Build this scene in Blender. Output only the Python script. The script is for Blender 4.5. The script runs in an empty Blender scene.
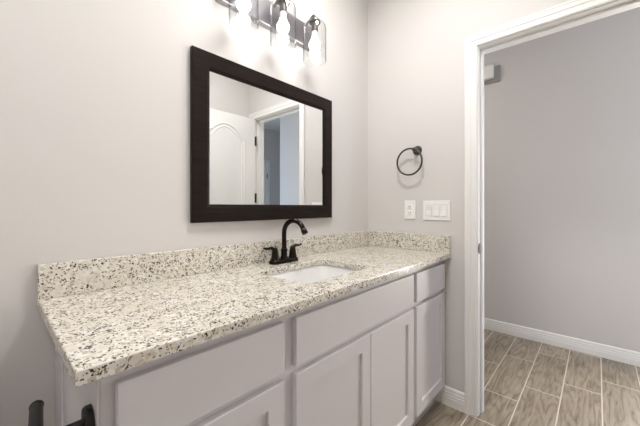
import bpy, bmesh, math, random
from mathutils import Vector, Matrix
PI = math.pi
S = bpy.context.scene
COL = S.collection

# ------------------------------------------------------------------ camera, world, lights, exposure
cam_d = bpy.data.cameras.new('camera')
cam = bpy.data.objects.new('camera', cam_d)
COL.objects.link(cam)
cam.location = (-1.8167, -1.2034, 1.1518)
cam.rotation_euler = (PI/2, 0, -0.830)
cam_d.sensor_width = 36.0
cam_d.lens = 17.056
cam_d.shift_y = -0.0094
cam_d.clip_start = 0.02
S.camera = cam

W = bpy.data.worlds.new('sky')
S.world = W
W.use_nodes = True
W.node_tree.nodes['Background'].inputs[0].default_value = (0.55, 0.75, 1.0, 1)
W.node_tree.nodes['Background'].inputs[1].default_value = 1.0

BULB_STRENGTH = 11.0        # vanity bulbs
CEIL_STRENGTH = 42.0         # flush ceiling lamp by the toilet
FILL_STRENGTH = 46.0        # added fill: unseen ceiling lamp in front of the vanity
HALL_STRENGTH = 42.0         # flush ceiling lamp in the hall
DAY_FAR, DAY_NEAR = 18.0, 38.0   # daylight from area lamps behind two added, unseen hall windows
def added_daylight(w, col, sx, sy, loc, rot):
    d = bpy.data.lights.new('added_daylight', 'AREA')
    d.shape = 'RECTANGLE'; d.size = sx; d.size_y = sy; d.energy = w; d.color = col
    o = bpy.data.objects.new('added_daylight', d); COL.objects.link(o)
    o.location = loc; o.rotation_euler = rot
added_daylight(DAY_FAR, (0.34, 0.62, 1.0), 0.95, 1.9, (0.72, -4.05, 1.25), (PI/2, 0, 0))        # towards +y
added_daylight(DAY_NEAR, (1.0, 0.94, 0.885), 1.60, 0.5, (1.62, -1.78, 1.20), (0, PI/2, 0))       # towards -x, added to light the cabinet fronts

vs = S.view_settings
vs.view_transform = 'Standard'; vs.look = 'None'; vs.gamma = 1.0; vs.exposure = 0.70
vs.use_curve_mapping = False

# ------------------------------------------------------------------ materials
def lin(r, g, b):
    f = lambda c: (c/255/12.92) if c/255 <= 0.04045 else ((c/255+0.055)/1.055)**2.4
    return (f(r), f(g), f(b), 1)

def new_mat(name):
    m = bpy.data.materials.new(name)
    m.use_nodes = True
    return m, m.node_tree, m.node_tree.nodes['Principled BSDF']

def N(nt, t, **kw):
    n = nt.nodes.new(t)
    for k, v in kw.items(): setattr(n, k, v)
    return n

def mathn(nt, op, a, b=None, c=None):
    n = N(nt, 'ShaderNodeMath', operation=op)
    for i, v in enumerate((a, b, c)):
        if v is None: continue
        if isinstance(v, (int, float)): n.inputs[i].default_value = v
        else: nt.links.new(v, n.inputs[i])
    return n.outputs[0]

def ramp(nt, fac, stops, mode='LINEAR'):
    n = N(nt, 'ShaderNodeValToRGB')
    n.color_ramp.interpolation = mode
    e = n.color_ramp.elements
    while len(e) < len(stops): e.new(0.5)
    for x, (p, c) in zip(e, stops): x.position = p; x.color = c
    nt.links.new(fac, n.inputs[0])
    return n.outputs[0]

def mixc(nt, fac, a, b, blend='MIX'):
    n = N(nt, 'ShaderNodeMix', data_type='RGBA', blend_type=blend)
    for i, v in ((0, fac), (6, a), (7, b)):
        if isinstance(v, (int, float)): n.inputs[i].default_value = v
        elif isinstance(v, tuple): n.inputs[i].default_value = v
        else: nt.links.new(v, n.inputs[i])
    return n.outputs[2]

def noise(nt, vec, scale, detail=4, rough=0.55):
    n = N(nt, 'ShaderNodeTexNoise')
    n.inputs['Scale'].default_value = scale; n.inputs['Detail'].default_value = detail
    n.inputs['Roughness'].default_value = rough
    nt.links.new(vec, n.inputs['Vector'])
    return n

def simple(name, col, rough=0.5, metal=0.0, nscale=0, nbump=0.0, var=0.0, spec=0.5):
    m, nt, b = new_mat(name)
    b.inputs['Roughness'].default_value = rough
    b.inputs['Metallic'].default_value = metal
    b.inputs['Specular IOR Level'].default_value = spec
    tc = N(nt, 'ShaderNodeTexCoord')
    nz = noise(nt, tc.outputs['Object'], nscale or 30)
    dark = tuple(c*(1-var) for c in col[:3]) + (1,)
    nt.links.new(mixc(nt, nz.outputs[0], dark, col), b.inputs['Base Color'])
    if nbump:
        bp = N(nt, 'ShaderNodeBump')
        bp.inputs['Strength'].default_value = nbump; bp.inputs['Distance'].default_value = 0.002
        nt.links.new(nz.outputs[0], bp.inputs['Height'])
        nt.links.new(bp.outputs[0], b.inputs['Normal'])
    return m

M_WALL = simple('greige_wall_paint', lin(212, 208, 205), 0.75, nscale=140, nbump=0.10, var=0.02, spec=0.3)
M_CEIL = simple('white_ceiling_paint', lin(232, 230, 226), 0.85, nscale=120, nbump=0.1, var=0.02)
M_TRIM = simple('white_trim_paint', lin(236, 234, 231), 0.35, nscale=20, var=0.01)
M_CAB = simple('pale_grey_cabinet_paint', lin(223, 219, 221), 0.38, nscale=15, var=0.02)
M_BRONZE = simple('oil_rubbed_bronze', lin(44, 36, 32), 0.20, 0.85, nscale=60, var=0.35)
M_PLATE = simple('brushed_pewter', lin(168, 164, 168), 0.32, 0.9, nscale=50, var=0.1)
M_RING = simple('brushed_dark_bronze', lin(88, 82, 79), 0.30, 0.85, nscale=60, var=0.2)
M_BLACK = simple('matte_black_metal', lin(14, 13, 13), 0.5, 0.0, nscale=40, var=0.1)
M_CERAMIC = simple('white_porcelain', lin(240, 239, 236), 0.12, nscale=10, var=0.01)
M_PLASTIC = simple('white_plastic', lin(240, 239, 236), 0.35, nscale=10, var=0.01)
M_SLOT = simple('dark_slot', lin(60, 58, 56), 0.6, nscale=10, var=0.05)
M_GAP = simple('shadow_gap_plastic', lin(176, 173, 170), 0.6, nscale=10, var=0.03)
M_NICKEL = simple('brushed_grey_metal', lin(110, 104, 102), 0.35, 0.8, nscale=50, var=0.15)
M_STEEL = simple('satin_steel', lin(170, 168, 165), 0.3, 0.9, nscale=50, var=0.1)

# dark espresso wood with a faint grain
def m_espresso():
    m, nt, b = new_mat('espresso_wood')
    tc = N(nt, 'ShaderNodeTexCoord')
    mp = N(nt, 'ShaderNodeMapping'); mp.inputs['Scale'].default_value = (3, 40, 40)
    nt.links.new(tc.outputs['Object'], mp.inputs['Vector'])
    nz = noise(nt, mp.outputs[0], 3.0, 6)
    nt.links.new(ramp(nt, nz.outputs[0], [(0.3, lin(18, 12, 9)), (0.7, lin(36, 26, 21))]), b.inputs['Base Color'])
    b.inputs['Roughness'].default_value = 0.33
    b.inputs['Specular IOR Level'].default_value = 0.16
    return m
M_ESP = m_espresso()

def m_granite():
    m, nt, b = new_mat('speckled_cream_granite')
    tc = N(nt, 'ShaderNodeTexCoord')
    P = tc.outputs['Object']
    warp = noise(nt, P, 90, 3)
    off = N(nt, 'ShaderNodeVectorMath', operation='SUBTRACT'); off.inputs[1].default_value = (.5, .5, .5)
    nt.links.new(warp.outputs['Color'], off.inputs[0])
    sc = N(nt, 'ShaderNodeVectorMath', operation='SCALE'); sc.inputs[3].default_value = 0.012
    nt.links.new(off.outputs[0], sc.inputs[0])
    ad = N(nt, 'ShaderNodeVectorMath', operation='ADD')
    nt.links.new(P, ad.inputs[0]); nt.links.new(sc.outputs[0], ad.inputs[1])
    Q = ad.outputs[0]
    # ground: white, cream and light grey crystals
    v0 = N(nt, 'ShaderNodeTexVoronoi'); v0.inputs['Scale'].default_value = 120
    nt.links.new(Q, v0.inputs['Vector'])
    s0 = N(nt, 'ShaderNodeSeparateColor'); nt.links.new(v0.outputs['Color'], s0.inputs[0])
    ground = ramp(nt, s0.outputs[0], [(0.0, lin(225, 221, 211)), (0.35, lin(214, 207, 193)), (0.62, lin(236, 234, 228)),
                                      (0.88, lin(204, 195, 176)), (0.97, lin(186, 178, 162))])
    big = noise(nt, P, 14, 3)
    ground = mixc(nt, ramp(nt, big.outputs[0], [(0.42, (0, 0, 0, 1)), (0.65, (0.6,)*3+(1,))]), ground, lin(211, 204, 190))
    # mid grey-brown flecks
    v1 = N(nt, 'ShaderNodeTexVoronoi'); v1.inputs['Scale'].default_value = 260
    nt.links.new(Q, v1.inputs['Vector'])
    s1 = N(nt, 'ShaderNodeSeparateColor'); nt.links.new(v1.outputs['Color'], s1.inputs[0])
    col = mixc(nt, mathn(nt, 'LESS_THAN', s1.outputs[0], 0.06), ground, lin(140, 126, 106))
    # dark flecks, clustered
    cl = noise(nt, P, 30, 2)
    thr = mathn(nt, 'MULTIPLY_ADD', cl.outputs[0], 0.78, -0.272)
    v2 = N(nt, 'ShaderNodeTexVoronoi'); v2.inputs['Scale'].default_value = 235
    nt.links.new(Q, v2.inputs['Vector'])
    s2 = N(nt, 'ShaderNodeSeparateColor'); nt.links.new(v2.outputs['Color'], s2.inputs[0])
    dk = mathn(nt, 'LESS_THAN', s2.outputs[1], thr)
    dcol = ramp(nt, s2.outputs[2], [(0.0, lin(30, 26, 24)), (0.5, lin(54, 47, 42)), (1.0, lin(92, 87, 82))])
    col = mixc(nt, dk, col, dcol)
    nt.links.new(col, b.inputs['Base Color'])
    b.inputs['Roughness'].default_value = 0.16
    b.inputs['IOR'].default_value = 1.75
    return m
M_GRAN = m_granite()

def m_floor():
    m, nt, b = new_mat('wood_look_plank_tile')
    tc = N(nt, 'ShaderNodeTexCoord')
    sp = N(nt, 'ShaderNodeSeparateXYZ'); nt.links.new(tc.outputs['Object'], sp.inputs[0])
    X, Y = sp.outputs[0], sp.outputs[1]
    H, L, G = 0.183, 0.61, 0.0030
    ry = mathn(nt, 'DIVIDE', mathn(nt, 'SUBTRACT', -0.492, Y), H)
    row = mathn(nt, 'FLOOR', ry)
    fy = mathn(nt, 'SUBTRACT', ry, row)
    cx = mathn(nt, 'DIVIDE', mathn(nt, 'SUBTRACT', X, mathn(nt, 'MULTIPLY_ADD', row, 0.21, 0.09)), L)
    colm = mathn(nt, 'FLOOR', cx)
    fx = mathn(nt, 'SUBTRACT', cx, colm)
    edge = lambda f, g: mathn(nt, 'GREATER_THAN', mathn(nt, 'ABSOLUTE', mathn(nt, 'SUBTRACT', f, 0.5)), 0.5-g)
    gm = mathn(nt, 'MAXIMUM', edge(fy, G/H), edge(fx, G/L))
    th = mathn(nt, 'LESS_THAN', mathn(nt, 'ABSOLUTE', mathn(nt, 'ADD', X, 0.019)), G)     # threshold joint
    gm = mathn(nt, 'MAXIMUM', gm, th)
    idv = N(nt, 'ShaderNodeCombineXYZ'); nt.links.new(row, idv.inputs[0]); nt.links.new(colm, idv.inputs[1])
    wn = N(nt, 'ShaderNodeTexWhiteNoise', noise_dimensions='3D'); nt.links.new(idv.outputs[0], wn.inputs['Vector'])
    # grain: warped rings stretched along the plank, shifted per plank
    sh = N(nt, 'ShaderNodeVectorMath', operation='SCALE'); sh.inputs[3].default_value = 9.0
    nt.links.new(wn.outputs['Color'], sh.inputs[0])
    gv = N(nt, 'ShaderNodeVectorMath', operation='ADD')
    nt.links.new(tc.outputs['Object'], gv.inputs[0]); nt.links.new(sh.outputs[0], gv.inputs[1])
    mp = N(nt, 'ShaderNodeMapping'); mp.inputs['Scale'].default_value = (1.5, 9.0, 1)
    nt.links.new(gv.outputs[0], mp.inputs['Vector'])
    n1 = noise(nt, mp.outputs[0], 1.0, 3, 0.5)
    rings = mathn(nt, 'PINGPONG', mathn(nt, 'MULTIPLY', n1.outputs[0], 10.0), 0.5)
    mp2 = N(nt, 'ShaderNodeMapping'); mp2.inputs['Scale'].default_value = (6, 90, 1)
    nt.links.new(gv.outputs[0], mp2.inputs['Vector'])
    n2 = noise(nt, mp2.outputs[0], 1.0, 4, 0.6)
    g = mathn(nt, 'ADD', mathn(nt, 'MULTIPLY', mathn(nt, 'POWER', mathn(nt, 'MULTIPLY', rings, 2.0), 0.45), 0.36), mathn(nt, 'MULTIPLY', n2.outputs[0], 0.75))
    wood = ramp(nt, g, [(0.30, lin(102, 89, 75)), (0.56, lin(146, 133, 116)), (0.85, lin(174, 162, 145))])
    tint = ramp(nt, wn.outputs['Value'], [(0.0, (0.86, 0.85, 0.84, 1)), (1.0, (1.06, 1.05, 1.03, 1))])
    wood = mixc(nt, 1.0, wood, tint, 'MULTIPLY')
    nt.links.new(mixc(nt, gm, wood, lin(212, 203, 190)), b.inputs['Base Color'])
    b.inputs['Roughness'].default_value = 0.42
    bp = N(nt, 'ShaderNodeBump'); bp.inputs['Strength'].default_value = 0.4; bp.inputs['Distance'].default_value = 0.001
    nt.links.new(mathn(nt, 'SUBTRACT', 1.0, gm), bp.inputs['Height'])
    nt.links.new(bp.outputs[0], b.inputs['Normal'])
    return m
M_FLOOR = m_floor()

def m_mirror():
    m, nt, b = new_mat('mirror_glass')
    b.inputs['Base Color'].default_value = (0.90, 0.92, 0.92, 1)
    b.inputs['Metallic'].default_value = 1.0
    b.inputs['Roughness'].default_value = 0.0
    return m
M_MIRROR = m_mirror()

def m_thin_glass(name, ior=1.5):
    m = bpy.data.materials.new(name); m.use_nodes = True
    nt = m.node_tree; nt.nodes.clear()
    out = N(nt, 'ShaderNodeOutputMaterial')
    tr = N(nt, 'ShaderNodeBsdfTransparent'); pass
    gl = N(nt, 'ShaderNodeBsdfGlossy'); gl.inputs[0].default_value = (0.85, 0.86, 0.87, 1); gl.inputs['Roughness'].default_value = 0.03
    lw = N(nt, 'ShaderNodeLayerWeight'); lw.inputs[0].default_value = 0.5
    fc = mathn(nt, 'MULTIPLY_ADD', mathn(nt, 'POWER', lw.outputs['Facing'], 4.0), 0.35, 0.05)
    nt.links.new(ramp(nt, lw.outputs['Facing'], [(0.0, (0.975, 0.98, 0.98, 1)), (0.6, (0.95, 0.955, 0.955, 1)), (1.0, (0.55, 0.56, 0.56, 1))]), tr.inputs[0])
    mx = N(nt, 'ShaderNodeMixShader')
    nt.links.new(fc, mx.inputs[0]); nt.links.new(tr.outputs[0], mx.inputs[1]); nt.links.new(gl.outputs[0], mx.inputs[2])
    nt.links.new(mx.outputs[0], out.inputs[0])
    return m
M_GLASS = m_thin_glass('clear_shade_glass')

def m_emit(name, col, strength):
    m = bpy.data.materials.new(name); m.use_nodes = True
    nt = m.node_tree; nt.nodes.clear()
    out = N(nt, 'ShaderNodeOutputMaterial'); e = N(nt, 'ShaderNodeEmission')
    e.inputs[0].default_value = col; e.inputs[1].default_value = strength
    nt.links.new(e.outputs[0], out.inputs[0])
    return m
M_BULB = m_emit('glowing_bulb', (1.0, 0.975, 0.95, 1), BULB_STRENGTH)
def bulb_dome():
    """LED globe: the diode faces down, so the frosted dome glows most at its foot."""
    nt = M_BULB.node_tree
    e = [n for n in nt.nodes if n.type == 'EMISSION'][0]
    g = N(nt, 'ShaderNodeNewGeometry')
    sp = N(nt, 'ShaderNodeSeparateXYZ'); nt.links.new(g.outputs['Normal'], sp.inputs[0])
    dn = mathn(nt, 'MULTIPLY_ADD', sp.outputs[2], -0.5, 0.5)
    nt.links.new(mathn(nt, 'MULTIPLY', mathn(nt, 'MULTIPLY_ADD', mathn(nt, 'POWER', dn, 1.0), 0.6, 0.5), BULB_STRENGTH), e.inputs[1])
bulb_dome()
M_CLAMP = m_emit('ceiling_diffuser', (1.0, 0.99, 0.982, 1), CEIL_STRENGTH)
M_FILL_LAMP = m_emit('fill_lamp_diffuser', (1.0, 0.99, 0.982, 1), FILL_STRENGTH)
M_HLAMP = m_emit('hall_diffuser', (1.0, 0.91, 0.82, 1), HALL_STRENGTH)

# ------------------------------------------------------------------ helpers (all coordinates are world metres)
def root_of(o):
    while o.parent: o = o.parent
    return o

def obj(name, bm, mat, parent=None, smooth=False, at=None):
    """ONE mesh object; vertices come in world coordinates."""
    bmesh.ops.recalc_face_normals(bm, faces=bm.faces[:])
    me = bpy.data.meshes.new(name)
    org = Vector((0, 0, 0))
    if parent: org = root_of(parent).location.copy()
    elif at is not None: org = Vector(at)
    if org.length: bmesh.ops.translate(bm, verts=bm.verts[:], vec=-org)
    bm.to_mesh(me); bm.free()
    me.materials.append(mat)
    if smooth:
        for p in me.polygons: p.use_smooth = True
        try: me.set_sharp_from_angle(angle=math.radians(38))
        except Exception: pass
    o = bpy.data.objects.new(name, me)
    COL.objects.link(o)
    if parent: o.parent = parent
    else: o.location = org
    return o

def tag(o, label, cat, group=None):
    o['label'] = label; o['category'] = cat
    if group: o['group'] = group
    return o

def thing(name, loc, label, cat, group=None):
    o = bpy.data.objects.new(name, None)
    o.empty_display_size = 0.05
    COL.objects.link(o); o.location = loc
    return tag(o, label, cat, group)

def struct(name, bm, mat, parent=None, smooth=False):
    o = obj(name, bm, mat, parent, smooth)
    if not parent: o['kind'] = 'structure'
    return o

def BM(): return bmesh.new()

def box(bm, x0, x1, y0, y1, z0, z1, bev=0.0, seg=2):
    t = bmesh.new()
    r = bmesh.ops.create_cube(t, size=1.0)
    for v in t.verts:
        v.co = Vector((x0 + (v.co.x+.5)*(x1-x0), y0 + (v.co.y+.5)*(y1-y0), z0 + (v.co.z+.5)*(z1-z0)))
    if bev: bmesh.ops.bevel(t, geom=t.edges[:], offset=bev, segments=seg, profile=0.5, affect='EDGES')
    merge(bm, t)
    return bm

def merge(bm, t):
    me = bpy.data.meshes.new('tmp'); t.to_mesh(me); t.free(); bm.from_mesh(me); bpy.data.meshes.remove(me)

def bx(*a, **k): return box(BM(), *a, **k)

def frame_axes(axis):
    axis = Vector(axis).normalized()
    u = axis.orthogonal().normalized()
    return u, axis.cross(u), axis

def lathe(bm, prof, c, axis=(0, 0, 1), n=32, cap0=True, cap1=True):
    """prof: (radius, height along axis)."""
    u, v, w = frame_axes(axis); c = Vector(c)
    rings = []
    for r, h in prof:
        rings.append([bm.verts.new(c + w*h + (u*math.cos(2*PI*k/n) + v*math.sin(2*PI*k/n))*max(r, 1e-5)) for k in range(n)])
    for a, b in zip(rings, rings[1:]):
        for k in range(n): bm.faces.new((a[k], a[(k+1) % n], b[(k+1) % n], b[k]))
    if cap0: bm.faces.new(rings[0][::-1])
    if cap1: bm.faces.new(rings[-1])
    return bm

def sphere(bm, c, r, n=24, sz=1.0):
    prof = [(r*math.sin(PI*k/n), -r*sz*math.cos(PI*k/n)) for k in range(n+1)]
    return lathe(bm, prof, c, n=n*2)

def tube(bm, pts, rad, n=14, closed=False, caps=True, flat=None):
    """round bar along pts; rad number or list. flat=(axis, factor) squashes the section along an axis."""
    P = [Vector(p) for p in pts]; m = len(P)
    R = rad if isinstance(rad, (list, tuple)) else [rad]*m
    T = []
    for i in range(m):
        a = P[(i-1) % m] if (closed or i > 0) else P[i]
        b = P[(i+1) % m] if (closed or i < m-1) else P[i]
        T.append((b-a).normalized())
    u = T[0].orthogonal().normalized(); rings = []
    for i in range(m):
        if i:
            ax = T[i-1].cross(T[i])
            if ax.length > 1e-8:
                u = Matrix.Rotation(T[i-1].angle(T[i]), 3, ax.normalized()) @ u
        u = (u - T[i]*u.dot(T[i])).normalized(); v = T[i].cross(u)
        ring = []
        for k in range(n):
            d = (u*math.cos(2*PI*k/n) + v*math.sin(2*PI*k/n))*R[i]
            if flat:
                fa = Vector(flat[0]); d = d - fa*d.dot(fa)*(1-flat[1])
            ring.append(bm.verts.new(P[i]+d))
        rings.append(ring)
    for i in range(m if closed else m-1):
        a, b = rings[i], rings[(i+1) % m]
        for k in range(n): bm.faces.new((a[k], a[(k+1) % n], b[(k+1) % n], b[k]))
    if caps and not closed:
        bm.faces.new(rings[0][::-1]); bm.faces.new(rings[-1])
    return bm

def smooth_path(pts, n=8):
    P = [Vector(p) for p in pts]; out = []
    for i in range(len(P)-1):
        p0, p1, p2, p3 = P[max(i-1, 0)], P[i], P[i+1], P[min(i+2, len(P)-1)]
        for k in range(n):
            t = k/n
            out.append(0.5*((2*p1) + (p2-p0)*t + (2*p0-5*p1+4*p2-p3)*t*t + (3*p1-p0-3*p2+p3)*t**3))
    out.append(P[-1]); return out

def extrude_profile(bm, prof, p0, p1, out, up=(0, 0, 1)):
    """closed section prof [(o, u)] swept straight from p0 to p1; o along out, u along up."""
    out, up = Vector(out), Vector(up)
    A = [bm.verts.new(Vector(p0)+out*o+up*u) for o, u in prof]
    B = [bm.verts.new(Vector(p1)+out*o+up*u) for o, u in prof]
    n = len(prof)
    for k in range(n): bm.faces.new((A[k], A[(k+1) % n], B[(k+1) % n], B[k]))
    bm.faces.new(A[::-1]); bm.faces.new(B)
    return bm

def rrect(cx, cy, hx, hy, r, k=6):
    out = []
    for (sx, sy, a0) in ((1, 1, 0), (-1, 1, 90), (-1, -1, 180), (1, -1, 270)):
        for i in range(k+1):
            a = math.radians(a0 + 90*i/k)
            out.append((cx+sx*(hx-r)+r*math.cos(a), cy+sy*(hy-r)+r*math.sin(a)))
    return out

# ------------------------------------------------------------------ the setting
ZC = 2.74
YB = -1.465                 # wall behind the camera
D0, D1 = -0.721, -1.388     # doorway jamb faces
HT = 2.032                  # door head
WT = 0.115                  # wall thickness
XH = 1.365                  # hall wall opposite the doorway
struct('floor', bx(-3.1, 3.0, -3.9, 1.5, -0.06, 0.0), M_FLOOR)
struct('ceiling', bx(-3.1, 3.0, -3.9, 1.5, ZC, ZC+0.06), M_CEIL)
struct('wall_mirror_side', bx(-3.1, 0.0, 0.0, 0.115, 0, ZC), M_WALL)
b = BM()
box(b, 0, WT, D0+0.018, 1.5, 0, ZC)
box(b, 0, WT, YB-0.11, D1-0.018, 0, ZC)
box(b, 0, WT, D1-0.018, D0+0.018, HT+0.018, ZC)
struct('wall_door_side', b, M_WALL)
struct('wall_behind_camera', bx(-3.1, 0.0, YB-0.11, YB, 0, ZC), M_WALL)
struct('wall_left', bx(-3.1, -3.0, YB, 0, 0, ZC), M_WALL)
b = BM()
vy0, vy1, vz0, vz1 = -2.045, -1.52, 0.40, 2.05
box(b, XH, XH+0.115, -2.61, vy0, 0, ZC); box(b, XH, XH+0.115, vy1, 1.5, 0, ZC)
box(b, XH, XH+0.115, vy0, vy1, 0, vz0); box(b, XH, XH+0.115, vy0, vy1, vz1, ZC)
struct('wall_hall_facing_door', b, M_WALL)
b = BM()
for (y0, y1, z0, z1) in ((vy0, vy0+.035, vz0, vz1), (vy1-.035, vy1, vz0, vz1), (vy0, vy1, vz0, vz0+.04), (vy0, vy1, vz1-.04, vz1), (vy0, vy1, 1.2, 1.235)):
    box(b, XH+.05, XH+.09, y0, y1, z0, z1)
win2 = struct('added_window_2', b, M_TRIM)  # added, unseen window that lets light in onto the cabinet fronts
obj('pane', bx(XH+.068, XH+.072, vy0+.035, vy1-.035, vz0+.04, vz1-.04), M_GLASS, win2)
struct('wall_hall_return', bx(XH+0.115, 2.9, -2.61, -2.50, 0, ZC), M_WALL)
struct('wall_hall_end', bx(0.115, XH, 1.4, 1.5, 0, ZC), M_WALL)
struct('wall_hall_far_side', bx(2.9, 3.0, -3.8, -2.5, 0, ZC), M_WALL)
# hall walls: the side wall, and the far one with an added, unseen window for bluish light
struct('wall_hall_side', bx(0, WT, -3.8, YB-0.11, 0, ZC), M_WALL)
b = BM()
wx0, wx1, wz0, wz1 = 0.24, 1.20, 0.30, 2.20
box(b, -0.1, wx0, -3.9, -3.8, 0, ZC); box(b, wx1, 3.0, -3.9, -3.8, 0, ZC)
box(b, wx0, wx1, -3.9, -3.8, 0, wz0); box(b, wx0, wx1, -3.9, -3.8, wz1, ZC)
struct('wall_hall_far', b, M_WALL)
b = BM()
for (x0, x1, z0, z1) in ((wx0, wx0+.05, wz0, wz1), (wx1-.05, wx1, wz0, wz1), (wx0, wx1, wz0, wz0+.05), (wx0, wx1, wz1-.05, wz1), (wx0, wx1, 1.23, 1.27)):
    box(b, x0, x1, -3.875, -3.825, z0, z1)
win = struct('added_window_1', b, M_TRIM)
obj('pane', bx(wx0+.05, wx1-.05, -3.852, -3.848, wz0+.05, wz1-.05), M_GLASS, win)

# baseboards: ridged profile
BBP = [(0, 0), (0.015, 0), (0.015, 0.042), (0.0135, 0.044), (0.0135, 0.058), (0.0115, 0.060), (0.0115, 0.074), (0.009, 0.077), (0.009, 0.090), (0.005, 0.098), (0, 0.100)]
struct('baseboard_hall_facing_door', extrude_profile(BM(), BBP, (XH, -2.61, 0), (XH, 1.4, 0), (-1, 0, 0)), M_TRIM)
struct('baseboard_door_side', extrude_profile(BM(), BBP, (0, -0.654, 0), (0, -0.487, 0), (-1, 0, 0)), M_TRIM)
struct('baseboard_mirror_side', extrude_profile(BM(), BBP, (-3.0, 0, 0), (-1.680, 0, 0), (0, -1, 0)), M_TRIM)
struct('baseboard_behind_camera', extrude_profile(BM(), BBP, (-3.0, YB, 0), (-0.02, YB, 0), (0, 1, 0)), M_TRIM)
struct('baseboard_left', extrude_profile(BM(), BBP, (-3.0, YB, 0), (-3.0, 0, 0), (1, 0, 0)), M_TRIM)

# doorway: jamb with stop, and moulded casing on both faces
CW = 0.062
CAS = [(0, 0), (0.011, 0), (0.013, 0.004), (0.013, 0.009), (0.0105, 0.012), (0.0105, 0.027), (0.0145, 0.033), (0.0145, 0.050), (0.017, 0.054), (0.017, CW-0.003), (0.015, CW), (0, CW)]
REV = 0.005
def casing(bm, x, sx):
    ya, yb, zt = D0+REV, D1-REV, HT+REV
    # mitred U: for each profile point an offset path
    paths = []
    for o, u in CAS:
        paths.append([Vector((x+sx*o, ya+u, 0)), Vector((x+sx*o, ya+u, zt+u)), Vector((x+sx*o, yb-u, zt+u)), Vector((x+sx*o, yb-u, 0))])
    V = [[bm.verts.new(p) for p in path] for path in paths]
    n = len(V)
    for k in range(n):
        a, c = V[k], V[(k+1) % n]
        for i in range(3): bm.faces.new((a[i], a[i+1], c[i+1], c[i]))
    bm.faces.new([v[0] for v in V]); bm.faces.new([v[3] for v in V])
b = BM(); casing(b, 0.0, -1); struct('trim_1', b, M_TRIM)
b = BM(); casing(b, WT, 1); struct('trim_2', b, M_TRIM)
b = BM()
box(b, 0, WT, D0, D0+0.018, 0, HT+0.018, 0.001, 1); box(b, 0, WT, D1-0.018, D1, 0, HT+0.018, 0.001, 1)
box(b, 0, WT, D1, D0, HT, HT+0.018, 0.001, 1)
box(b, 0.040, 0.075, D0-0.011, D0, 0, HT, 0.002, 1); box(b, 0.040, 0.075, D1, D1+0.011, 0, HT, 0.002, 1)
box(b, 0.040, 0.075, D1+0.011, D0-0.011, HT-0.011, HT, 0.002, 1)
jamb = struct('trim_3', b, M_TRIM)
b = bx(0.004, 0.030, D0-0.002, D0, 0.893, 0.950, 0.0008, 1)
box(b, -0.003, 0.006, D0-0.004, D0, 0.905, 0.938, 0.0015, 1)
sp_ = obj('strike_plate', b, M_BLACK, jamb); sp_['label'] = 'dark bronze strike plate'
obj('latch_hole', bx(0.010, 0.024, D0-0.0026, D0-0.001, 0.908, 0.935), M_SLOT, sp_)

# ------------------------------------------------------------------ open bathroom door (seen in the mirror)
DL = 0.655
dx0, dx1, dy0, dy1 = -0.012-DL, -0.012, -1.386, -1.351
def door_panels(bm, yf, s):
    xa, xb = dx0+0.125, dx1-0.125
    xm = (xa+xb)/2
    def ring(inset, r, zlo, zhi, arch):
        a, c = xa+inset, xb-inset
        pts = [(a, zlo+inset), (c, zlo+inset), (c, zhi-inset)]
        if arch:
            for k in range(1, 16):
                t = k/16; x = c+(a-c)*t
                pts.append((x, zhi-inset + arch*math.sin(PI*t)**1.1))
        pts.append((a, zhi-inset))
        # densify corners
        tube(bm, [Vector((x, yf, z)) for x, z in pts], r, n=8, closed=True, flat=((0, 1, 0), 0.7))
    for inset, r in ((0.0, 0.009), (0.030, 0.006)):
        ring(inset, r, 0.97, 1.80, 0.125)
        ring(inset, r, 0.24, 0.83, 0)
b = bx(dx0, dx1, dy0, dy1, 0.008, HT-0.004, 0.0015, 1)
door_panels(b, dy1, 1); door_panels(b, dy0, -1)
door = struct('door_1', b, M_TRIM)
for z in (1.81, 1.24, 0.25):
    b = BM(); lathe(b, [(0.0065, -0.048), (0.0075, -0.045), (0.0075, 0.045), (0.0065, 0.048)], (dx1+0.004, dy1+0.006, z), n=14)
    box(b, dx1-0.008, dx1+0.003, dy1-0.0005, dy1+0.002, z-0.045, z+0.045)
    h = obj('hinge', b, M_BLACK, door, True); h['label'] = 'black door hinge'
b = BM()
lathe(b, [(0.032, 0), (0.032, 0.006), (0.014, 0.012), (0.012, 0.03), (0.022, 0.032), (0.026, 0.040), (0.022, 0.046), (0.006, 0.048)], (dx0+0.06, dy1, 0.92), (0, 1, 0))
k_ = obj('door_knob', b, M_BRONZE, door, True); k_['label'] = 'dark bronze knob'

# far hall door, also only in the mirror
b = BM()
for (x0, x1, z0, z1) in ((1.95, 2.02, 0, 2.05), (2.72, 2.79, 0, 2.05), (1.95, 2.79, 2.05, 2.12)): pass
fx0, fx1 = 1.30, 2.02
for (x0, x1, z0, z1) in ((fx0-.065, fx0, 0, 2.04), (fx1, fx1+.065, 0, 2.04), (fx0-.065, fx1+.065, 2.04, 2.105)):
    box(b, x0, x1, -3.80, -3.783, z0, z1, 0.003, 1)
struct('trim_4', b, M_TRIM)
b = bx(fx0+.003, fx1-.003, -3.80, -3.79, 0.01, 2.037, 0.001, 1)
for z0, z1 in ((0.25, 0.85), (1.0, 1.85)):
    pts = [(fx0+.12, z0), (fx1-.12, z0), (fx1-.12, z1), (fx0+.12, z1)]
    tube(b, [Vector((x, -3.79, z)) for x, z in pts], 0.008, n=8, closed=True)
d2 = struct('door_2', b, M_TRIM)
for z in (1.78, 1.05, 0.25):
    h = obj('hinge', lathe(BM(), [(0.008, -0.05), (0.008, 0.05)], (fx1-.004, -3.783, z), n=12), M_BLACK, d2, True)
    h['label'] = 'black door hinge'

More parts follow.
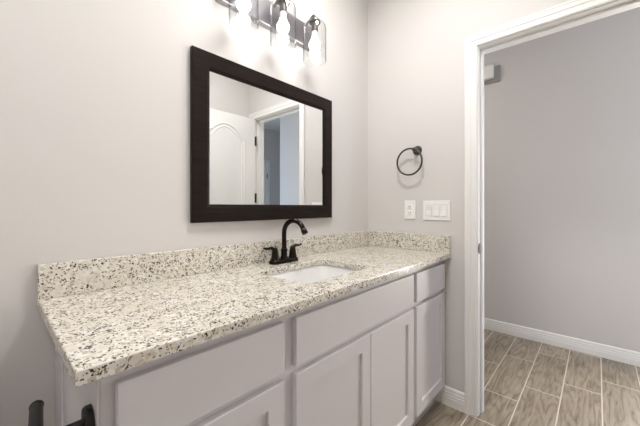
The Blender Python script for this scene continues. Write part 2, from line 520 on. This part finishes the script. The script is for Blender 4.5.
# ------------------------------------------------------------------ vanity cabinet
CT = 0.883; SLB = 0.026
CB = CT-SLB                                    # cabinet top
XL, XR = -1.677, -0.002
YF = -0.525                                    # face frame
van = thing('vanity_cabinet', (-0.84, -0.27, 0), 'long pale grey painted vanity cabinet with panelled doors under the granite top', 'cabinet')
b = BM()
box(b, XL, XL+0.018, YF+0.019, -0.001, 0.0, CB)               # end panel with toe notch covered by the front
box(b, XR-0.018, XR, YF+0.019, -0.001, 0.0, CB)
box(b, XL+0.018, XR-0.018, YF+0.019, -0.001, 0.10, 0.118)
box(b, XL+0.018, XR-0.018, -0.013, -0.001, 0.118, CB)
box(b, XL-0.005, XL, -0.125, -0.001, 0.0, CB, 0.001, 1)       # scribe strip at the wall
box(b, XL-0.005, XL, YF+0.0, YF+0.085, 0.10, CB, 0.001, 1)
obj('carcass', b, M_CAB, van)
obj('toe_kick', bx(XL+0.018, XR-0.018, -0.487, -0.475, 0, 0.10), M_CAB, van)
b = BM()
T1, T0, B1, B0 = 0.822, 0.677, 0.655, 0.107    # drawer top / bottom, door top / bottom
for x0, x1 in ((XL, -1.640), (-1.262, -1.185), (-0.432, -0.370), (-0.024, XR)):
    box(b, x0, x1, YF, YF+0.019, 0.10, CB)
for x0, x1 in ((-1.640, -1.262), (-1.185, -0.432), (-0.370, -0.024)):
    box(b, x0, x1, YF, YF+0.019, 0.805, CB); box(b, x0, x1, YF, YF+0.019, 0.645, 0.690); box(b, x0, x1, YF, YF+0.019, 0.10, 0.125)
obj('face_frame', b, M_CAB, van)
FY = YF-0.020
def slab_front(name, x0, x1, z0, z1):
    obj(name, bx(x0, x1, FY, YF-0.0005, z0, z1, 0.0025, 2), M_CAB, van)
def shaker(name, x0, x1, z0, z1, w=0.058):
    b = BM()
    y0, y1 = FY, YF-0.0005
    rec = 0.009
    # front face ring, bevelled inner edge, recessed panel, sides, back
    O = [(x0, z0), (x1, z0), (x1, z1), (x0, z1)]
    e = 0.0022
    def loop(i, y): return [b.verts.new((x0+i if k in (0, 3) else x1-i, y, z0+i if k < 2 else z1-i)) for k in range(4)]
    Ls = [loop(0, y1), loop(0, y0+e), loop(e, y0), loop(w-0.001, y0), loop(w+0.0005, y0+0.002), loop(w+0.001, y0+rec)]
    for A, C in zip(Ls, Ls[1:]):
        for k in range(4): b.faces.new((A[k], A[(k+1) % 4], C[(k+1) % 4], C[k]))
    b.faces.new(Ls[-1]); b.faces.new(Ls[0][::-1])
    obj(name, b, M_CAB, van)
slab_front('drawer_front', -1.655, -1.245, T0, T1)
slab_front('false_drawer_front', -1.200, -0.419, T0, T1)
slab_front('drawer_front', -0.385, -0.010, T0, T1)
shaker('cabinet_door', -1.655, -1.245, B0, B1)
shaker('cabinet_door', -1.200, -0.8005, B0, B1)
shaker('cabinet_door', -0.797, -0.419, B0, B1)
shaker('cabinet_door', -0.385, -0.010, B0, B1)

# ------------------------------------------------------------------ granite worktop with splashes
SX, SY, SHX, SHY, SR = -0.861, -0.305, 0.211, 0.150, 0.045
x0, x1, y0, y1 = -1.721, -0.0005, -0.5745, -0.0005
b = BM()
inner = rrect(SX, SY, SHX, SHY, SR, 6)
K = 7
e = 0.003
def oloop(i, z): return [b.verts.new(p) for p in ((x1-i, y1-i, z), (x0+i, y1-i, z), (x0+i, y0+i, z), (x1-i, y0+i, z))]
def iloop(z, g=0.0):
    return [b.verts.new((x, y, z)) for x, y in rrect(SX, SY, SHX+g, SHY+g, SR+g, 6)]
def ring_face(I, O):
    n = len(I)
    for c in range(4):
        seg = I[c*K:(c+1)*K]
        for i in range(K-1): b.faces.new((seg[i], seg[i+1], O[c]))
        nxt = I[((c+1) % 4)*K]
        b.faces.new((seg[-1], nxt, O[(c+1) % 4], O[c]))
def bridge(A, B):
    n = len(A)
    for k in range(n): b.faces.new((A[k], A[(k+1) % n], B[(k+1) % n], B[k]))
It, O1 = iloop(CT, e), oloop(e, CT); ring_face(It, O1)
O2 = oloop(0.0009, CT-0.0009); O3 = oloop(0, CT-e); O4 = oloop(0, CB)
bridge(O1, O2); bridge(O2, O3); bridge(O3, O4)
I2, I3 = iloop(CT-e), iloop(CB); bridge(It, I2); bridge(I2, I3); ring_face(I3, O4)
tag(obj('countertop', b, M_GRAN, at=(-0.86, -0.287, CB)), 'speckled cream granite worktop lying on the vanity cabinet, cut out for the basin', 'worktop')
tag(obj('backsplash', bx(-1.721, -0.0005, -0.0205, -0.0005, CT, CT+0.102, 0.0015, 1), M_GRAN, at=(-0.86, -0.01, CT)), 'long speckled granite backsplash along the wall under the mirror', 'backsplash')
tag(obj('side_splash', bx(-0.0205, -0.0005, -0.573, -0.021, CT, CT+0.102, 0.0015, 1), M_GRAN, at=(-0.01, -0.297, CT)), 'short speckled granite side splash below the outlet and switch plates', 'backsplash')

# ------------------------------------------------------------------ undermount basin
sink = thing('sink', (SX, SY, CB-0.145), 'white undermount basin set into the granite worktop', 'sink')
b = BM()
prof = [(0.030, CB-0.0006), (0.006, CB-0.0006), (0.003, CB-0.004), (-0.036, CB-0.118), (-0.040, CB-0.124), (-0.046, CB-0.128), (-0.09, CB-0.134), (-0.125, CB-0.139)]
rings = []
for g, z in prof:
    rings.append([b.verts.new((x, y, z)) for x, y in rrect(SX, SY, SHX+g, SHY+g, max(SR+g*0.4, 0.012), 6)])
for A, C in zip(rings, rings[1:]): bridge(A, C)
b.faces.new(rings[-1])
bs = obj('basin', b, simple('basin_porcelain', lin(222, 221, 218), 0.15, nscale=10, var=0.01), sink, True)
md = bs.modifiers.new('shell', 'SOLIDIFY'); md.thickness = 0.008; md.offset = -1
b = BM(); lathe(b, [(0.0, 0.0012), (0.012, 0.0015), (0.020, 0.001), (0.022, 0.004), (0.030, 0.003), (0.031, 0.0)], (SX, SY, CB-0.1385), cap0=False, cap1=False)
dr = obj('drain', b, M_BRONZE, sink, True); dr['label'] = 'dark bronze drain'

# ------------------------------------------------------------------ faucet
FX, FYY = -0.845, -0.078
fau = thing('faucet', (FX, FYY, CT), 'oil rubbed bronze two handle faucet with a high arc spout behind the sink', 'faucet')
b = BM()
rings = []
for g, z in ((0, 0.0), (0.001, 0.004), (0.0, 0.012), (-0.004, 0.018), (-0.012, 0.0215)):
    rings.append([b.verts.new((x, y, CT+z)) for x, y in rrect(FX, FYY, 0.084+g, 0.027+g, 0.0265+g, 8)])
for A, C in zip(rings, rings[1:]): bridge(A, C)
b.faces.new(rings[-1]); b.faces.new(rings[0][::-1])
obj('base_plate', b, M_BRONZE, fau, True)
b = BM()
lathe(b, [(0.019, 0.018), (0.019, 0.024), (0.0155, 0.032), (0.0150, 0.052), (0.0165, 0.056), (0.0165, 0.062), (0.0125, 0.068)], (FX, FYY, CT))
zt, rr = 0.142, 0.062
sdir = Vector((0.12, -1, 0)).normalized()
pts = [Vector((FX, FYY, CT+z)) for z in (0.06, 0.09, 0.12)]
for k in range(0, 17):
    a = PI*0.86*k/16
    pts.append(Vector((FX, FYY, CT+zt)) + sdir*(rr-rr*math.cos(a)) + Vector((0, 0, rr*math.sin(a))))
endp = pts[-1]
tdir = (pts[-1]-pts[-2]).normalized()
pts += [endp + tdir*0.006]
tube(b, pts, 0.0115, n=18)
sp = obj('spout', b, M_BRONZE, fau, True)
b = BM(); lathe(b, [(0.0118, 0.0), (0.0140, 0.003), (0.0145, 0.020), (0.0130, 0.024), (0.010, 0.024)], endp+tdir*0.004, tdir)
obj('aerator', b, M_BRONZE, sp, True)
for s in (-1, 1):
    b = BM()
    hx = FX+s*0.056
    lathe(b, [(0.0215, 0.016), (0.0215, 0.021), (0.0195, 0.026), (0.0165, 0.045), (0.0145, 0.062), (0.012, 0.072), (0.006, 0.077)], (hx, FYY, CT))
    lv = smooth_path([(hx, FYY, CT+0.062), (hx+s*0.020, FYY+0.002, CT+0.076), (hx+s*0.045, FYY+0.003, CT+0.074), (hx+s*0.062, FYY+0.004, CT+0.079)], 6)
    nn = len(lv)
    tube(b, lv, [0.011-0.005*i/(nn-1) for i in range(nn)], n=12, flat=((0, 0, 1), 0.75))
    obj('handle', b, M_BRONZE, fau, True)

# ------------------------------------------------------------------ framed mirror
mx0, mx1, mz0, mz1 = -1.272, -0.415, 1.088, 1.793
mw = 0.075
mir = thing('mirror', ((mx0+mx1)/2, -0.001, mz0), 'wide dark espresso framed mirror on the wall above the sink', 'mirror')
b = BM()
def mloop(i, y): return [b.verts.new(p) for p in ((mx0+i, y, mz0+i), (mx1-i, y, mz0+i), (mx1-i, y, mz1-i), (mx0+i, y, mz1-i))]
Ls = [mloop(0, -0.001), mloop(0, -0.019), mloop(0.003, -0.022), mloop(mw-0.012, -0.022), mloop(mw-0.008, -0.0195), mloop(mw-0.001, -0.0175), mloop(mw, -0.0155), mloop(mw, -0.006)]
for A, C in zip(Ls, Ls[1:]): bridge(A, C)
obj('frame', b, M_ESP, mir)
obj('glass', bx(mx0+mw-0.012, mx1-mw+0.012, -0.0125, -0.0065, mz0+mw-0.012, mz1-mw+0.012), M_MIRROR, mir)

# ------------------------------------------------------------------ vanity light
LY = -0.10
vl = thing('vanity_light', (-0.866, -0.001, 2.02), 'three bulb vanity light with clear glass cylinder shades above the mirror', 'light')
obj('backplate', bx(-1.166, -0.566, -0.032, -0.001, 2.028, 2.152, 0.003, 2), M_PLATE, vl)
for X in (-1.088, -0.870, -0.652):
    b = BM()
    tube(b, smooth_path([(X, -0.030, 2.135), (X, -0.06, 2.150), (X, LY+0.012, 2.166), (X, LY, 2.160), (X, LY, 2.148)], 6), 0.007, n=12)
    obj('arm', b, M_NICKEL, vl, True)
    b = BM()
    lathe(b, [(0.010, 2.152), (0.016, 2.150), (0.020, 2.142), (0.030, 2.136), (0.032, 2.126), (0.030, 2.124)], (X, LY, 0))
    obj('shade_cap', b, M_NICKEL, vl, True)
    # clear cylinder, rounded shoulder, open below
    R = 0.062
    pr = [(0.026, 2.124), (0.040, 2.1225), (0.052, 2.117), (0.059, 2.108), (R, 2.095), (R, 2.0), (R, 1.922)]
    b = BM(); lathe(b, pr, (X, LY, 0), n=48, cap0=False, cap1=False)
    b2 = [(R, 1.922), (R-0.001, 1.9205), (R-0.003, 1.922), (R-0.003, 2.095), (0.056, 2.107), (0.050, 2.114)]
    lathe(b, b2, (X, LY, 0), n=48, cap0=False, cap1=False)
    sh = obj('glass_shade', b, M_GLASS, vl, True)
    b = BM(); lathe(b, [(0.018, 2.124), (0.018, 2.080), (0.016, 2.078)], (X, LY, 0))
    so = obj('socket', b, M_NICKEL, vl, True)
    b = BM()
    zb, rb = 2.008, 0.0300
    prof = [(0.0, zb-rb)]
    prof += [(rb*math.sin(a), zb-rb*math.cos(a)) for a in [PI*k/24 for k in range(1, 19)]]
    prof += [(0.0180, zb+0.030), (0.0172, zb+0.036)]
    lathe(b, prof, (X, LY, 0), n=32, cap0=False)
    bb_ = lathe(BM(), [(0.0172, zb+0.036), (0.0165, zb+0.050), (0.0150, zb+0.074)], (X, LY, 0))
    obj('bulb_base', bb_, M_PLASTIC, vl, True)
    bu = obj('bulb', b, M_BULB, vl, True); bu['label'] = 'glowing round bulb'

# ------------------------------------------------------------------ towel ring
ty, tz = -0.371, 1.506
tr = thing('towel_ring', (-0.001, ty, tz), 'dark bronze towel ring on the wall above the outlet', 'towel ring')
b = BM(); lathe(b, [(0.029, 0.0), (0.029, 0.004), (0.026, 0.009), (0.013, 0.012)], (-0.0005, ty, tz), (-1, 0, 0))
obj('rosette', b, M_RING, tr, True)
b = BM(); lathe(b, [(0.011, 0.008), (0.0095, 0.02), (0.0095, 0.034), (0.013, 0.037), (0.014, 0.044), (0.013, 0.051), (0.008, 0.054)], (-0.0005, ty, tz), (-1, 0, 0))
obj('post', b, M_RING, tr, True)
RR = 0.082
b = BM(); tube(b, [Vector((-0.044, ty+0.034+RR*math.sin(2*PI*k/64), tz-0.072+RR*math.cos(2*PI*k/64))) for k in range(64)], 0.0057, n=12, closed=True)
obj('ring', b, M_RING, tr, True)

# ------------------------------------------------------------------ outlet and switches
oy, oz = -0.322, 1.134
ou = thing('outlet', (-0.001, oy, oz), 'white power outlet plate beside the triple switch', 'outlet')
obj('cover_plate', bx(-0.006, -0.0005, oy-0.0365, oy+0.0365, oz-0.0585, oz+0.0585, 0.002, 2), M_PLASTIC, ou)
for s in (-1, 1):
    zc = oz+s*0.0195
    rc = obj('receptacle', bx(-0.0085, -0.0055, oy-0.0165, oy+0.0165, zc-0.0145, zc+0.0145, 0.001, 1), M_PLASTIC, ou)
    b = BM()
    box(b, -0.0089, -0.0083, oy-0.0082, oy-0.0058, zc-0.002, zc+0.007); box(b, -0.0089, -0.0083, oy+0.0058, oy+0.0082, zc-0.002, zc+0.007)
    lathe(b, [(0.0026, 0), (0.0026, 0.0006)], (-0.0083, oy, zc-0.008), (-1, 0, 0), n=12)
    sl = obj('slots', b, M_SLOT, rc); sl['label'] = 'dark socket slots'
sy_, sz_ = -0.491, 1.131
sw = thing('light_switch', (-0.001, sy_, sz_), 'white triple rocker switch plate beside the door casing', 'light switch')
obj('cover_plate', bx(-0.006, -0.0005, sy_-0.0815, sy_+0.0815, sz_-0.0585, sz_+0.0585, 0.002, 2), M_PLASTIC, sw)
for k, tilt in ((-1, 1), (0, 1), (1, -1)):
    yc = sy_+k*0.046
    b = BM()
    A = []
    for (y, z) in ((yc-.0165, sz_-.033), (yc+.0165, sz_-.033), (yc+.0165, sz_), (yc-.0165, sz_), (yc-.0165, sz_+.033), (yc+.0165, sz_+.033)):
        d = 0.0075
        if tilt*(z-sz_) < -0.01: d = 0.0115
        A.append((-d, y, z))
    V = [b.verts.new(p) for p in A]
    Wv = [b.verts.new((-0.0055, p[1], p[2])) for p in A]
    b.faces.new((V[0], V[1], V[2], V[3])); b.faces.new((V[3], V[2], V[5], V[4]))
    for i, j in ((0, 1), (1, 2), (2, 5), (5, 4), (4, 3), (3, 0)): b.faces.new((V[i], V[j], Wv[j], Wv[i]))
    rk = obj('rocker', b, M_PLASTIC, sw)
    obj('rocker_gap', bx(-0.0064, -0.0056, yc-.0182, yc+.0182, sz_-.0347, sz_+.0347), M_GAP, rk)  # solid grey strip, colour stands in for the shaded gap round the rocker

# ------------------------------------------------------------------ chime box high on the hall wall
ch = thing('chime_box', (XH, -0.40, 2.36), 'small white box mounted high on the hall wall beyond the doorway', 'chime box')
obj('cover', bx(XH-0.055, XH-0.012, -0.497, -0.30, 2.345, 2.465, 0.004, 2), M_PLASTIC, ch)
pl = obj('back_plate', bx(XH-0.012, XH-0.0005, -0.545, -0.29, 2.310, 2.458, 0.002, 1), simple('grey_plastic', lin(160, 156, 152), 0.5, nscale=10, var=0.03), ch)
pl['label'] = 'grey mounting plate'

# ------------------------------------------------------------------ paper holder on the cabinet side
px_, py_, pz_ = XL, -0.485, 0.742
ph = thing('toilet_paper_holder', (px_, py_, pz_), 'matte black toilet paper holder with no roll, on the cabinet end', 'paper holder')
b = BM(); lathe(b, [(0.0285, 0.0), (0.0285, 0.009), (0.026, 0.012), (0.011, 0.013)], (px_-0.0055, py_, pz_), (-1, 0, 0), n=40)
obj('mount_disc', b, M_BLACK, ph, True)
b = BM(); lathe(b, [(0.0085, 0.010), (0.0085, 0.088)], (px_-0.0055, py_, pz_), (-1, 0, 0), n=20)
obj('arm', b, M_BLACK, ph, True)
b = BM(); tube(b, [(px_-0.086, py_-0.014, pz_), (px_-0.076, py_+0.10, pz_), (px_-0.073, py_+0.132, pz_)], [0.0108]*3, n=20)
lathe(b, [(0.0114, 0.0), (0.0118, 0.003), (0.010, 0.008), (0.004, 0.010)], (px_-0.073, py_+0.130, pz_), (0, 1, 0), n=24)
obj('roll_bar', b, M_BLACK, ph, True)

# ------------------------------------------------------------------ toilet beside the vanity (just out of frame; it throws the shadow on the wall)
tx = -2.06
to = thing('toilet', (tx, -0.35, 0), 'white toilet standing beside the end of the vanity', 'toilet')
def loft(sections, n=32):
    b = BM(); R_ = []
    for cx, cy, hx, hy, z, p in sections:
        ring = []
        for k in range(n):
            a = 2*PI*k/n; ca, sa = math.cos(a), math.sin(a)
            ring.append(b.verts.new((cx+hx*math.copysign(abs(ca)**p, ca), cy+hy*math.copysign(abs(sa)**p, sa), z)))
        R_.append(ring)
    for A, C in zip(R_, R_[1:]):
        for k in range(n): b.faces.new((A[k], A[(k+1) % n], C[(k+1) % n], C[k]))
    b.faces.new(R_[0][::-1]); b.faces.new(R_[-1])
    return b
obj('tank', loft([(tx, -0.115, .19, .085, .39, .35), (tx, -0.115, .205, .095, .5, .35), (tx, -0.115, .21, .098, .735, .35)]), M_CERAMIC, to, True)
obj('tank_lid', loft([(tx, -0.117, .212, .10, .7355, .35), (tx, -0.117, .222, .106, .742, .35), (tx, -0.117, .222, .106, .762, .35), (tx, -0.117, .210, .096, .772, .4)]), M_CERAMIC, to, True)
obj('bowl', loft([(tx, -.36, .11, .25, 0, .8), (tx, -.36, .10, .23, .06, .8), (tx, -.38, .11, .22, .18, .9), (tx, -.43, .17, .25, .30, .95), (tx, -.45, .185, .27, .37, 1), (tx, -.45, .187, .272, .388, 1)]), M_CERAMIC, to, True)
obj('seat_lid', loft([(tx, -.455, .185, .262, .3885, 1), (tx, -.455, .190, .268, .40, 1), (tx, -.455, .188, .266, .42, 1), (tx, -.455, .17, .25, .428, 1)]), M_PLASTIC, to, True)

# ------------------------------------------------------------------ ceiling lamps
def ceiling_light(x, y, r, mat, label):
    t = thing('ceiling_light', (x, y, ZC), label, 'ceiling light')
    obj('ring', lathe(BM(), [(r+.02, -0.0005), (r+.02, -0.03), (r, -0.035), (r, -0.0005)], (x, y, ZC), n=40, cap0=False, cap1=False), M_PLASTIC, t, True)
    obj('diffuser', lathe(BM(), [(r-.001, -0.02), (r-.01, -0.04), (r*.6, -0.05), (r*.1, -0.053)], (x, y, ZC), n=40), mat, t, True)
ceiling_light(-2.25, -0.92, 0.13, M_CLAMP, 'round flush ceiling lamp over the bathroom floor')
ceiling_light(-0.86, -0.64, 0.17, M_FILL_LAMP, 'added round ceiling lamp over the vanity front, for fill light')
ceiling_light(0.72, 0.45, 0.13, M_HLAMP, 'round flush ceiling lamp in the hall')
